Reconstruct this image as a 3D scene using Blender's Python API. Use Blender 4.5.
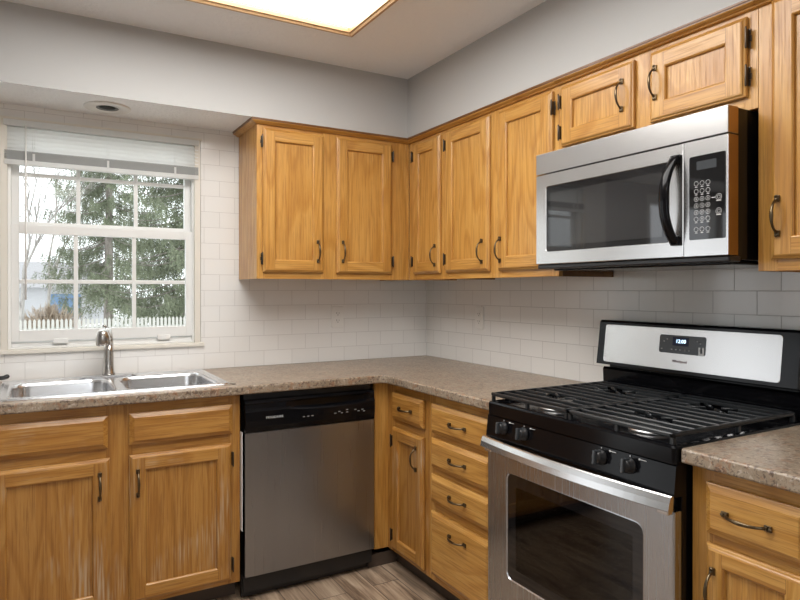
import bpy, bmesh, math, random
from mathutils import Vector, Matrix
C = bpy.context.scene
COL = C.collection
PI = math.pi
for o in list(bpy.data.objects):
    bpy.data.objects.remove(o)

# ------------------------------------------------------------------ camera
cam = bpy.data.objects.new('camera', bpy.data.cameras.new('camera')); COL.objects.link(cam)
fw = Vector((0.49691175, 0.86779537, -0.00314966)).normalized()
rt = Vector((0.867799, -0.496914, 0.000217)).normalized(); up = rt.cross(fw).normalized()
rot = Matrix((rt, up, -fw)).transposed().to_4x4()
cam.matrix_world = Matrix.Translation((-2.04981, -3.21309, 1.31461)) @ rot
cam.data.sensor_fit = 'HORIZONTAL'; cam.data.sensor_width = 36
cam.data.lens = 625.857 * 36 / 800
cam.data.shift_x = (400 - 396.454) / 800; cam.data.shift_y = -(300 - 291.46) / 800
cam.data.clip_start = 0.02; cam.data.clip_end = 300
C.camera = cam

# ------------------------------------------------------------------ world, lights, exposure
w = bpy.data.worlds.new('overcast_sky'); C.world = w; w.use_nodes = True
wb = w.node_tree.nodes['Background']; wb.inputs[0].default_value = (0.92, 0.96, 1.0, 1); wb.inputs[1].default_value = 2.1
PANEL = 7.2
BACK_FILL = 6.0
C.view_settings.view_transform = 'Standard'; C.view_settings.look = 'None'
C.view_settings.exposure = 0.15; C.view_settings.gamma = 1.0; C.view_settings.use_curve_mapping = False

# ------------------------------------------------------------------ node helpers
def newmat(name):
    m = bpy.data.materials.new(name); m.use_nodes = True
    nt = m.node_tree; b = nt.nodes['Principled BSDF']
    return m, nt, b
def simple(name, col, rough=0.5, metal=0.0, emit=None, estr=0, coat=0, spec=0.5):
    m, nt, b = newmat(name)
    b.inputs['Base Color'].default_value = (*col, 1); b.inputs['Roughness'].default_value = rough
    b.inputs['Metallic'].default_value = metal; b.inputs['Coat Weight'].default_value = coat
    b.inputs['Specular IOR Level'].default_value = spec
    n = nt.nodes.new('ShaderNodeTexNoise'); n.inputs['Scale'].default_value = 60
    r = nt.nodes.new('ShaderNodeMapRange'); r.inputs['To Min'].default_value = max(rough - .03, .01); r.inputs['To Max'].default_value = rough + .03
    nt.links.new(n.outputs['Fac'], r.inputs['Value']); nt.links.new(r.outputs[0], b.inputs['Roughness'])
    if emit:
        b.inputs['Emission Color'].default_value = (*emit, 1); b.inputs['Emission Strength'].default_value = estr
    return m
class N:
    """tiny node-graph helper"""
    def __init__(s, nt): s.nt = nt
    def node(s, t, **kw):
        n = s.nt.nodes.new(t)
        for k, v in kw.items(): setattr(n, k, v)
        return n
    def link(s, a, b): s.nt.links.new(a, b)
    def val(s, sock, v):
        if isinstance(v, bpy.types.NodeSocket): s.link(v, sock)
        else: sock.default_value = v
    def math(s, op, a, b=0.0, c=None):
        n = s.node('ShaderNodeMath', operation=op); s.val(n.inputs[0], a); s.val(n.inputs[1], b)
        if c is not None: s.val(n.inputs[2], c)
        return n.outputs[0]
    def mapping(s, vec, scale=(1, 1, 1), loc=(0, 0, 0), rot=(0, 0, 0)):
        n = s.node('ShaderNodeMapping'); s.link(vec, n.inputs[0]); s.val(n.inputs['Scale'], scale); s.val(n.inputs['Location'], loc); s.val(n.inputs['Rotation'], rot)
        return n.outputs[0]
    def noise(s, vec, scale, detail=2, rough=.5, dist=0.0):
        n = s.node('ShaderNodeTexNoise'); s.link(vec, n.inputs['Vector'])
        n.inputs['Scale'].default_value = scale; n.inputs['Detail'].default_value = detail
        n.inputs['Roughness'].default_value = rough; n.inputs['Distortion'].default_value = dist
        return n.outputs['Fac']
    def ramp(s, fac, stops, interp='LINEAR'):
        n = s.node('ShaderNodeValToRGB'); n.color_ramp.interpolation = interp
        e = n.color_ramp.elements
        while len(e) < len(stops): e.new(0.5)
        for i, (p, c) in enumerate(stops):
            e[i].position = p; e[i].color = c if len(c) == 4 else (*c, 1)
        s.link(fac, n.inputs[0]); return n.outputs[0]
    def mix(s, fac, a, b, blend='MIX'):
        n = s.node('ShaderNodeMix', data_type='RGBA', blend_type=blend)
        s.val(n.inputs[0], fac); s.val(n.inputs[6], a); s.val(n.inputs[7], b)
        return n.outputs[2]
    def bump(s, h, strength, dist, bsdf):
        n = s.node('ShaderNodeBump'); n.inputs['Strength'].default_value = strength; n.inputs['Distance'].default_value = dist
        s.link(h, n.inputs['Height']); s.link(n.outputs[0], bsdf.inputs['Normal'])
    def obj(s): return s.node('ShaderNodeTexCoord').outputs['Object']
def g(v): return (v, v, v, 1)

def oak(name, axis, worn=0.0, tone=(1, 1, 1)):
    """honey oak; axis = grain direction, 'z' or 'x' (object space)"""
    m, nt, b = newmat(name); n = N(nt)
    co = n.obj(); info = n.node('ShaderNodeObjectInfo')
    off = n.math('MULTIPLY', info.outputs['Random'], 37.0)
    cx = n.node('ShaderNodeCombineXYZ'); n.link(off, cx.inputs[0]); n.link(off, cx.inputs[1]); n.link(n.math('MULTIPLY', off, .6), cx.inputs[2])
    ad = n.node('ShaderNodeVectorMath', operation='ADD'); n.link(co, ad.inputs[0]); n.link(cx.outputs[0], ad.inputs[1])
    v = ad.outputs[0]
    st = (1, 1, .16) if axis == 'z' else (.16, 1, 1)
    fine = (1, 1, .03) if axis == 'z' else (.03, 1, 1)
    a = n.noise(n.mapping(v, st), 4.2, 2, .45, .25)
    rings = n.math('FRACT', n.math('MULTIPLY', a, 13.0))
    ringc = n.ramp(rings, [(0, g(.55)), (.10, g(1)), (.6, g(.82)), (.86, g(.30)), (1, g(.55))])
    pores = n.noise(n.mapping(v, fine), 190, 3, .65)
    strk = n.noise(n.mapping(v, fine), 105, 4, .65)
    broad = n.noise(n.mapping(v, st), 2.0, 2, .5)
    t = n.math('MULTIPLY_ADD', ringc, .30, n.math('MULTIPLY', strk, .62))
    t = n.math('MULTIPLY_ADD', broad, .28, t)
    col = n.ramp(t, [(.26, (.27, .105, .019)), (.44, (.41, .182, .033)), (.66, (.53, .262, .056)), (.92, (.66, .375, .108))])
    pm = n.ramp(pores, [(.50, g(0)), (.62, g(1))])
    col = n.mix(n.math('MULTIPLY', pm, .55), col, (.30, .125, .025, 1))
    if worn:
        wn = n.noise(n.mapping(v, (1, 1, .35)), 7, 3, .6)
        ws = n.noise(n.mapping(v, fine), 150, 2, .6)
        wf = n.math('MULTIPLY', n.ramp(wn, [(.54, g(0)), (.68, g(1))]), n.ramp(ws, [(.46, g(0)), (.66, g(1))]))
        col = n.mix(n.math('MULTIPLY', wf, worn), col, (.76, .66, .50, 1))
    if tone != (1, 1, 1): col = n.mix(1.0, col, (*tone, 1), 'MULTIPLY')
    n.link(col, b.inputs['Base Color'])
    n.link(n.math('MULTIPLY_ADD', pm, .2, .30), b.inputs['Roughness'])
    b.inputs['Coat Weight'].default_value = .25; b.inputs['Coat Roughness'].default_value = .2
    n.bump(n.math('MULTIPLY_ADD', pm, -1, 1), .15, .0006, b)
    return m

def steel(name, col=(.66, .655, .65), rough=.26, streak='z', amp=.03, stv=.05):
    m, nt, b = newmat(name); n = N(nt); co = n.obj()
    sc = {'z': (1, 1, .006), 'x': (.006, 1, 1)}[streak]
    s = n.noise(n.mapping(co, sc), 420, 2, .6)
    bb = n.noise(n.mapping(co, sc), 9, 2, .5)
    b.inputs['Metallic'].default_value = 1
    n.link(n.math('MULTIPLY_ADD', s, amp, rough - amp / 2), b.inputs['Roughness'])
    c = n.mix(n.math('MULTIPLY', bb, 1.0), tuple(v * (1 - stv) for v in col) + (1,), tuple(min(1, v * (1 + stv)) for v in col) + (1,))
    n.link(c, b.inputs['Base Color'])
    return m

M = {}
M['oak_v'] = oak('honey_oak_vertical', 'z'); M['oak_h'] = oak('honey_oak_horizontal', 'x')
M['oak_vw'] = oak('scuffed_dim_oak_vertical', 'z', .75, (.77, .71, .64)); M['oak_hw'] = oak('scuffed_dim_oak_horizontal', 'x', .35, (.84, .79, .73))  # scuffs are wear; the darker tone also paints dimmer light low down
M['oak_dark'] = oak('darkened_oak', 'x', 0, (.35, .28, .24))  # darkened oak: joint lines, one carcass, painted shadow line on the crown
M['steel'] = steel('brushed_steel'); M['steel_h'] = steel('brushed_steel_horizontal', streak='x')
M['steel_oven'] = steel('oven_door_steel', (.47, .485, .51), .27)
M['steel_dark'] = steel('dishwasher_steel', (.35, .365, .39), .28)
M['steel_bright'] = steel('sink_steel', (.78, .79, .81), .22, 'x')
M['nickel'] = steel('brushed_nickel', (.52, .50, .47), .22)
M['black'] = simple('gloss_black_enamel', (.004, .004, .005), .14, spec=.22)
M['black_matte'] = simple('black_cast_iron', (.014, .016, .018), .30)
M['black_plastic'] = simple('black_plastic', (.014, .014, .015), .30)
M['black_glass'] = simple('black_glass', (.008, .008, .009), .035, spec=.7)
M['slate'] = simple('slate_console', (.05, .055, .06), .2)
M['brass'] = steel('antique_brass', (.15, .112, .068), .28)
M['hinge'] = steel('dark_bronze_hinge', (.11, .09, .07), .38)
M['oak_reflect_edge'] = simple('steel_oak_reflection', (.42, .27, .12), .3, 1)  # brown colour stands for oak reflected in the steel edge
M['white_vinyl'] = simple('white_vinyl', (.80, .80, .78), .35)
M['cream'] = simple('cream_paint', (.76, .72, .64), .45)
M['white_plastic'] = simple('white_plastic', (.80, .79, .76), .35)
def slatmat():
    m, nt, b = newmat('white_blind_slats'); n = N(nt)
    b.inputs['Base Color'].default_value = (.86, .86, .84, 1); b.inputs['Roughness'].default_value = .4
    tr = n.node('ShaderNodeBsdfTranslucent'); tr.inputs[0].default_value = (.86, .87, .86, 1)
    mx = n.node('ShaderNodeMixShader'); mx.inputs[0].default_value = .45
    n.link(b.outputs[0], mx.inputs[1]); n.link(tr.outputs[0], mx.inputs[2]); n.link(mx.outputs[0], nt.nodes['Material Output'].inputs[0]); return m
M['blind'] = slatmat()
M['blind_shade'] = simple('shaded_blind_slats', (.34, .35, .34), .5)  # grey puts the shadow of the stacked slats into their colour
M['dark'] = simple('dark_void', (.01, .01, .01), .7)
M['oven_cavity'] = simple('oven_cavity', (.36, .35, .33), .5)
M['rack'] = simple('oven_rack', (.5, .5, .5), .3, 1)
M['print_white'] = simple('white_print', (.62, .62, .62), .5)
M['print_dark'] = simple('dark_red_print', (.16, .09, .09), .4)
M['print_grey'] = simple('grey_print', (.22, .22, .22), .5)
M['aluminium'] = simple('cast_aluminium', (.55, .55, .54), .35, 1)
M['clock_glow'] = simple('clock_digits', (.1, .2, .3), .5, 0, (.55, .78, 1.0), 3.0)
M['navy'] = simple('clock_window', (.006, .012, .04), .1)
M['diffuser'] = simple('lit_diffuser', (.9, .9, .9), .5, 0, (1.0, .985, .96), PANEL)
M['fill_diffuser'] = simple('fill_diffuser_dining', (.9, .9, .9), .5, 0, (1.0, .985, .96), BACK_FILL)
M['light_frame'] = simple('pale_varnished_trim', (.52, .33, .17), .35)
M['baffle'] = simple('grey_baffle', (.16, .165, .16), .5)
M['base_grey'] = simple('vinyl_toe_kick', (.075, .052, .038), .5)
M['paint_white'] = simple('white_interior_paint', (.74, .72, .69), .6)

def glassmat(name, tint=(1, 1, 1), refl=.12, rough=.0):
    m = bpy.data.materials.new(name); m.use_nodes = True; nt = m.node_tree; nt.nodes.clear(); n = N(nt)
    t = n.node('ShaderNodeBsdfTransparent'); t.inputs[0].default_value = (*tint, 1)
    gl = n.node('ShaderNodeBsdfGlossy'); gl.inputs['Roughness'].default_value = rough; gl.inputs[0].default_value = (1, 1, 1, 1)
    f = n.node('ShaderNodeFresnel'); f.inputs[0].default_value = 1.5
    mx = n.node('ShaderNodeMixShader'); n.link(n.math('MULTIPLY', f.outputs[0], refl / .04 * .5), mx.inputs[0])
    n.link(t.outputs[0], mx.inputs[1]); n.link(gl.outputs[0], mx.inputs[2])
    o = n.node('ShaderNodeOutputMaterial'); n.link(mx.outputs[0], o.inputs[0]); return m
M['glass'] = glassmat('window_glass', (.96, .97, .96), .035)
M['oven_glass'] = glassmat('tinted_oven_glass', (.52, .51, .49), .08, .03)

def paint(name, col, tex=0.0, tscale=90, rough=.55):
    m, nt, b = newmat(name); n = N(nt); co = n.obj()
    b.inputs['Roughness'].default_value = rough; b.inputs['Specular IOR Level'].default_value = .3
    v = n.noise(co, 1.3, 3, .5)
    n.link(n.mix(v, tuple(c * .97 for c in col) + (1,), tuple(min(1, c * 1.03) for c in col) + (1,)), b.inputs['Base Color'])
    if tex:
        h = n.noise(co, tscale, 4, .6)
        n.bump(n.ramp(h, [(.42, g(0)), (.58, g(1))]), tex, .002, b)
    else: n.bump(n.noise(co, 400, 2, .5), .05, .0005, b)
    return m
M['wall_paint'] = paint('greige_wall_paint', (.50, .497, .487))
M['ceiling_paint'] = paint('textured_ceiling_paint', (.91, .92, .94), .7, 40)
M['soffit_under'] = paint('textured_soffit_underside', (.92, .925, .93), .9, 55)

def tile(name, axis, off, mort=.60):
    m, nt, b = newmat(name); n = N(nt)
    geo = n.node('ShaderNodeNewGeometry'); sp = n.node('ShaderNodeSeparateXYZ'); n.link(geo.outputs['Position'], sp.inputs[0])
    cb = n.node('ShaderNodeCombineXYZ')
    n.link(n.math('MULTIPLY_ADD', sp.outputs[axis], 1.0 if axis == 0 else -1.0, off), cb.inputs[0]); n.link(n.math('ADD', sp.outputs[2], -.914 + .0792 * 40), cb.inputs[1])
    br = n.node('ShaderNodeTexBrick'); n.link(cb.outputs[0], br.inputs['Vector'])
    br.offset = .5; br.offset_frequency = 2; br.squash = 1
    for k, v in (('Scale', 1), ('Mortar Size', .0014), ('Mortar Smooth', .35), ('Bias', 0), ('Brick Width', .155), ('Row Height', .0792)): br.inputs[k].default_value = v
    br.inputs['Color1'].default_value = (.81, .80, .775, 1); br.inputs['Color2'].default_value = (.835, .825, .80, 1); br.inputs['Mortar'].default_value = (mort, mort * .975, mort * .94, 1)
    n.link(br.outputs['Color'], b.inputs['Base Color'])
    b.inputs['Roughness'].default_value = .09
    n.link(n.math('MULTIPLY_ADD', br.outputs['Fac'], .5, .10), b.inputs['Roughness'])
    wav = n.noise(geo.outputs['Position'], 11, 2, .5)
    h = n.math('MULTIPLY_ADD', wav, .55, n.math('MULTIPLY', br.outputs['Fac'], -.30))
    n.bump(h, .45, .004, b)
    return m
M['tile_back'] = tile('white_subway_tile_back', 0, 155.0 * .155 + .008)
M['tile_right'] = tile('white_subway_tile_right', 1, 155.0 * .155 - .080, .52)

def laminate():
    m, nt, b = newmat('mottled_laminate'); n = N(nt); co = n.obj()
    big = n.noise(co, 9, 4, .6); mid = n.noise(n.mapping(co, loc=(3, 5, 1)), 88, 4, .62, .4); fin = n.noise(n.mapping(co, loc=(9, 2, 4)), 165, 3, .6, .3)
    rust = n.noise(n.mapping(co, loc=(1, 8, 2)), 34, 3, .6, .5)
    c = n.mix(n.ramp(big, [(.35, g(0)), (.65, g(1))]), (.28, .215, .15, 1), (.385, .31, .23, 1))
    c = n.mix(n.ramp(rust, [(.54, g(0)), (.64, g(.8))]), c, (.31, .165, .09, 1))
    c = n.mix(n.ramp(n.noise(n.mapping(co, loc=(5, 5, 5)), 70, 3, .6), [(.56, g(0)), (.66, g(.6))]), c, (.60, .52, .44, 1))
    c = n.mix(n.ramp(mid, [(.52, g(0)), (.63, g(.85))]), c, (.095, .062, .045, 1))
    c = n.mix(n.ramp(fin, [(.58, g(0)), (.68, g(.7))]), c, (.07, .055, .05, 1))
    n.link(c, b.inputs['Base Color']); b.inputs['Roughness'].default_value = .32
    n.bump(fin, .05, .0004, b)
    return m
M['laminate'] = laminate()

def floormat():
    m, nt, b = newmat('weathered_plank_floor'); n = N(nt); co = n.obj()
    mp = n.mapping(co, rot=(0, 0, PI / 2))
    br = n.node('ShaderNodeTexBrick'); n.link(mp, br.inputs['Vector']); br.offset = .37; br.offset_frequency = 2
    for k, v in (('Scale', 1), ('Mortar Size', .0018), ('Mortar Smooth', .2), ('Bias', 0), ('Brick Width', 1.2), ('Row Height', .127)): br.inputs[k].default_value = v
    br.inputs['Color1'].default_value = g(0); br.inputs['Color2'].default_value = g(1); br.inputs['Mortar'].default_value = g(.5)
    bw = n.node('ShaderNodeRGBToBW'); n.link(br.outputs['Color'], bw.inputs[0])
    sh = n.node('ShaderNodeCombineXYZ'); n.link(n.math('MULTIPLY', bw.outputs[0], 9.0), sh.inputs[0]); n.link(n.math('MULTIPLY', bw.outputs[0], 5.0), sh.inputs[1])
    ad = n.node('ShaderNodeVectorMath', operation='ADD'); n.link(co, ad.inputs[0]); n.link(sh.outputs[0], ad.inputs[1])
    gr = n.noise(n.mapping(ad.outputs[0], (1, .09, 1)), 26, 5, .65, .6)
    fi = n.noise(n.mapping(ad.outputs[0], (1, .03, 1)), 160, 3, .6)
    kn = n.noise(n.mapping(ad.outputs[0], (1, .35, 1)), 6, 3, .6, .8)
    t = n.math('MULTIPLY_ADD', gr, .75, n.math('MULTIPLY', fi, .3))
    c = n.ramp(t, [(.36, (.06, .036, .022)), (.45, (.20, .132, .085)), (.54, (.37, .265, .18)), (.68, (.58, .45, .32))])
    c = n.mix(n.math('MULTIPLY', bw.outputs[0], .3), c, (.34, .26, .19, 1))
    c = n.mix(n.ramp(kn, [(.62, g(0)), (.72, g(.8))]), c, (.07, .05, .04, 1))
    c = n.mix(br.outputs['Fac'], c, (.05, .035, .025, 1))
    n.link(c, b.inputs['Base Color']); b.inputs['Roughness'].default_value = .38
    n.bump(n.math('MULTIPLY_ADD', br.outputs['Fac'], -1.2, gr), .25, .001, b)
    return m
M['floor'] = floormat()

# ------------------------------------------------------------------ geometry helpers
def add(bm, src):
    me = bpy.data.meshes.new('tmp'); src.to_mesh(me); src.free(); bm.from_mesh(me); bpy.data.meshes.remove(me)
def box(bm, x0, x1, y0, y1, z0, z1, bev=0.0, mi=0, seg=2, smooth=False):
    t = bmesh.new(); bmesh.ops.create_cube(t, size=1)
    for v in t.verts: v.co = Vector((x0 + (v.co.x + .5) * (x1 - x0), y0 + (v.co.y + .5) * (y1 - y0), z0 + (v.co.z + .5) * (z1 - z0)))
    if bev: bmesh.ops.bevel(t, geom=t.edges[:], offset=bev, segments=seg, profile=.5, affect='EDGES', clamp_overlap=True)
    for f in t.faces: f.material_index = mi; f.smooth = smooth
    add(bm, t)
def tube(bm, pts, rad, n=10, mi=0, sx=1.0, caps=True, upv=(0, 0, 1)):
    """sweep; rad = number or list; sx flattens along the second axis"""
    pts = [Vector(p) for p in pts]
    R = rad if isinstance(rad, (list, tuple)) else [rad] * len(pts)
    rings = []
    prev = None
    for i, p in enumerate(pts):
        d = (pts[min(i + 1, len(pts) - 1)] - pts[max(i - 1, 0)]).normalized()
        u = Vector(upv) if prev is None else prev
        u = (u - d * u.dot(d))
        if u.length < 1e-4: u = Vector((1, 0, 0)) - d * d.x
        u.normalize(); prev = u; v = d.cross(u)
        rings.append([bm.verts.new(p + u * math.cos(2 * PI * k / n) * R[i] + v * math.sin(2 * PI * k / n) * R[i] * sx) for k in range(n)])
    for a, b in zip(rings, rings[1:]):
        for k in range(n):
            f = bm.faces.new((a[k], a[(k + 1) % n], b[(k + 1) % n], b[k])); f.smooth = True; f.material_index = mi
    if caps:
        for r in (rings[0][::-1], rings[-1]):
            f = bm.faces.new(r); f.material_index = mi
def lathe(bm, prof, n=24, mat=Matrix.Identity(4), mi=0, capends=True):
    rings = [[bm.verts.new(mat @ Vector((r * math.cos(2 * PI * k / n), r * math.sin(2 * PI * k / n), z))) for k in range(n)] for r, z in prof]
    for a, b in zip(rings, rings[1:]):
        for k in range(n):
            f = bm.faces.new((a[k], a[(k + 1) % n], b[(k + 1) % n], b[k])); f.smooth = True; f.material_index = mi
    if capends:
        for r in (rings[0][::-1], rings[-1]):
            f = bm.faces.new(r); f.material_index = mi
def rrect(x0, x1, z0, z1, r, seg=5):
    """rounded rectangle outline in a plane, counter-clockwise list of (x, z)"""
    out = []
    for cx, cz, a0 in ((x1 - r, z0 + r, -PI / 2), (x1 - r, z1 - r, 0), (x0 + r, z1 - r, PI / 2), (x0 + r, z0 + r, PI)):
        for k in range(seg + 1):
            a = a0 + PI / 2 * k / seg; out.append((cx + r * math.cos(a), cz + r * math.sin(a)))
    return out
def rings_loft(bm, rings, mi=0, cap_last=True, cap_first=False, smooth=False):
    vs = [[bm.verts.new(p) for p in r] for r in rings]
    for a, b in zip(vs, vs[1:]):
        n = len(a)
        for k in range(n):
            f = bm.faces.new((a[k], a[(k + 1) % n], b[(k + 1) % n], b[k])); f.material_index = mi; f.smooth = smooth
    if cap_last: bm.faces.new(vs[-1]).material_index = mi
    if cap_first: bm.faces.new(vs[0][::-1]).material_index = mi
def slab(bm, x0, x1, z0, z1, y0, y1, r=.01, mi=0, bev=.001):
    """rounded plate whose front faces -y (y1 < y0)"""
    R = []
    for ins, y in ((0, y0), (0, y1 + bev), (bev, y1)):
        R.append([(x, y, z) for x, z in rrect(x0 + ins, x1 - ins, z0 + ins, z1 - ins, max(r - ins, .0005))])
    rings_loft(bm, R, mi, True, True)
def fix(bm):
    bmesh.ops.recalc_face_normals(bm, faces=bm.faces[:])
def obj(name, bm, mats, parent=None, loc=(0, 0, 0), rot=(0, 0, 0), recalc=True):
    if recalc: fix(bm)
    me = bpy.data.meshes.new(name); bm.to_mesh(me); bm.free()
    if not isinstance(mats, (list, tuple)): mats = [mats]
    for m in mats: me.materials.append(M[m] if isinstance(m, str) else m)
    o = bpy.data.objects.new(name, me); COL.objects.link(o); o.location = loc; o.rotation_euler = rot
    if parent: o.parent = parent
    return o
def thing(name, label, cat, loc=(0, 0, 0), rz=0, group=None):
    o = bpy.data.objects.new(name, None); COL.objects.link(o); o.location = loc; o.rotation_euler = (0, 0, rz)
    o.empty_display_size = .05; o['label'] = label; o['category'] = cat
    if group: o['group'] = group
    return o
GROUPS = {'upper_cabinet': 'oak upper cabinets', 'base_cabinet': 'oak base cabinets', 'wall_outlet': 'white wall outlets', 'spruce_tree': 'spruces in the yard', 'bare_tree': 'bare trees in the yard', 'ceiling_light': 'lit ceiling panels', 'countertop': 'laminate countertops'}
def tag(o, label, cat, group=None):
    o['label'] = label; o['category'] = cat
    if group: o['group'] = group
    return o
def struct(name, bm, mats, parent=None, label=None):
    o = obj(name, bm, mats, parent)
    if not parent: o['kind'] = 'structure'
    if label: o['label'] = label
    return o
def text(name, s, size, mat, parent, loc, rot, ext=.0004, shear=0, align='CENTER', width=None):
    cu = bpy.data.curves.new(name, 'FONT'); cu.body = s; cu.size = size; cu.extrude = ext; cu.align_x = align; cu.align_y = 'CENTER'; cu.shear = shear; cu.resolution_u = 3
    t = bpy.data.objects.new(name, cu); COL.objects.link(t)
    dg = bpy.context.evaluated_depsgraph_get(); me = bpy.data.meshes.new_from_object(t.evaluated_get(dg)); me.name = name
    bpy.data.objects.remove(t); me.materials.clear(); me.materials.append(M[mat])
    if width:
        xs = [v.co.x for v in me.vertices]; k = width / (max(xs) - min(xs))
        for v in me.vertices: v.co.x *= k
    o = bpy.data.objects.new(name, me); COL.objects.link(o); o.location = loc; o.rotation_euler = rot; o.parent = parent
    return o
FR = (PI / 2, 0, 0)   # text standing up, facing -y

# ------------------------------------------------------------------ room shell
RX0, RY0, ZC = -5.2, -5.6, 2.4404
SD = .3298; SZ = 2.1246
WX0, WX1, WZ0, WZ1 = -2.190, -1.3415, 1.0335, 2.064
bm = bmesh.new(); box(bm, RX0, .12, RY0, .12, -.1, 0); struct('floor', bm, 'floor')
LX0, LX1, LY0, LY1 = -2.07, -.868, -2.40, -.745
D2 = (-3.1, -1.3, -4.9, -3.9)
bm = bmesh.new()
xs = [RX0, LX0, LX1, .12]; ys = [RY0, LY0, LY1, .12]
for i in range(3):
    for j in range(3):
        if not (i == 1 and j == 1): box(bm, xs[i], xs[i + 1], ys[j], ys[j + 1], ZC, ZC + .12)
box(bm, LX0, LX1, LY0, LY1, ZC + .10, ZC + .12)
struct('ceiling', bm, 'ceiling_paint')
bm = bmesh.new()
QX0, QX1 = -4.75, -2.85
box(bm, RX0, QX0, 0, .12, 0, 2.6, mi=1); box(bm, QX1, -2.4, 0, .12, 0, 2.6, mi=1); box(bm, QX0, QX1, 0, .12, 2.06, 2.6, mi=1); box(bm, -2.4, WX0, 0, .12, 0, 2.6); box(bm, WX1, .12, 0, .12, 0, 2.6); box(bm, WX0, WX1, 0, .12, 0, WZ0); box(bm, WX0, WX1, 0, .12, WZ1, 2.6)
struct('wall_back', bm, ['tile_back', 'wall_paint'])
bm = bmesh.new()
for x0, x1 in ((QX0, QX0 + .07), (-3.85, -3.75), (QX1 - .07, QX1)): box(bm, x0, x1, .02, .09, .0, 2.06, .004)
box(bm, QX0 + .07, QX1 - .07, .02, .09, 0, .09, .004); box(bm, QX0 + .07, QX1 - .07, .02, .09, 1.98, 2.06, .004)
struct('door_1', bm, 'white_vinyl')
bm = bmesh.new(); box(bm, 0, .12, -2.53, 0, 0, 2.6, mi=0); box(bm, 0, .12, RY0, -2.53, 0, 2.6, mi=1); struct('wall_right', bm, ['tile_right', 'wall_paint'])
bm = bmesh.new(); box(bm, RX0 - .12, RX0, RY0, .12, 0, 2.6); struct('wall_left', bm, 'wall_paint')
# wall behind the viewer; its unseen window is added to let in fill daylight
PX0, PX1, PZ0, PZ1 = -4.0, -1.9, .9, 2.1
bm = bmesh.new()
box(bm, RX0, PX0, RY0 - .12, RY0, 0, 2.6); box(bm, PX1, .12, RY0 - .12, RY0, 0, 2.6); box(bm, PX0, PX1, RY0 - .12, RY0, 0, PZ0); box(bm, PX0, PX1, RY0 - .12, RY0, PZ1, 2.6)
struct('wall_front', bm, 'paint_white')
bm = bmesh.new()
for x0, x1 in ((PX0, PX0 + .07), (-2.99, -2.91), (PX1 - .07, PX1)): box(bm, x0, x1, RY0 - .09, RY0 - .02, PZ0, PZ1, .004)
box(bm, PX0, PX1, RY0 - .09, RY0 - .02, PZ0, PZ0 + .08, .004); box(bm, PX0, PX1, RY0 - .09, RY0 - .02, PZ1 - .07, PZ1, .004)
struct('fill_window', bm, 'white_vinyl')
# soffit (bulkhead) over the cabinets: face + textured underside
bm = bmesh.new()
def soffit(bm, x0, x1, y0, y1):
    n0 = len(bm.faces); box(bm, x0, x1, y0, y1, SZ, ZC)
    bm.faces.ensure_lookup_table()
    for f in bm.faces[n0:]:
        f.normal_update()
        f.material_index = 1 if f.normal.z < -.5 else 0
soffit(bm, RX0, 0, -SD, 0); soffit(bm, -SD, 0, RY0, -SD)
bmesh.ops.remove_doubles(bm, verts=bm.verts[:], dist=1e-5)
so = struct('wall_soffit', bm, ['wall_paint', 'soffit_under'])

# ------------------------------------------------------------------ ceiling light panel
t = thing('ceiling_light', 'large square lit ceiling panel with an oak trim frame', 'ceiling light', ((LX0 + LX1) / 2, (LY0 + LY1) / 2, ZC))
hx, hy = (LX1 - LX0) / 2, (LY1 - LY0) / 2
bm = bmesh.new(); box(bm, -hx + .001, hx - .001, -hy + .001, hy - .001, .012, .03); obj('diffuser', bm, 'diffuser', t)
bm = bmesh.new()
R = []
for ins, z in ((-.022, 0), (-.022, -.012), (-.016, -.019), (-.006, -.019), (0, -.012), (.008, -.010), (.010, .0), (.010, .011)):
    R.append([(-hx + ins, -hy + ins, z), (hx - ins, -hy + ins, z), (hx - ins, hy - ins, z), (-hx + ins, hy - ins, z)])
rings_loft(bm, R, 0, False); obj('trim_frame', bm, 'light_frame', t)
# added fill light panel over the dining end, unseen behind the viewer
t = thing('ceiling_light', 'added fill light panel on the ceiling at the dining end of the room', 'ceiling light', (-2.2, -4.4, ZC))
bm = bmesh.new(); box(bm, -.62, .62, -.32, .32, -.06, -.001, .006); obj('housing', bm, 'white_plastic', t)
bm = bmesh.new(); box(bm, -.58, .58, -.28, .28, -.066, -.0605); obj('diffuser', bm, 'fill_diffuser', t)

# recessed can in the soffit underside
t = thing('recessed_light', 'round white recessed downlight, unlit, in the soffit above the window', 'ceiling light', (-1.781, -.155, SZ))
bm = bmesh.new()
lathe(bm, [(.097, 0), (.097, -.004), (.092, -.007), (.052, -.005), (.046, -.001), (.046, -.0005)], 40, capends=False); obj('trim_ring', bm, 'white_plastic', t)
bm = bmesh.new(); lathe(bm, [(.0465, -.0042), (.044, -.0036), (.033, -.0012), (.030, -.0008)], 40, capends=False); obj('baffle', bm, 'baffle', t)
bm = bmesh.new(); lathe(bm, [(.0335, -.0014), (.02, -.0022), (.001, -.0024)], 32, capends=True); obj('bulb', bm, 'dark', t)

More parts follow.
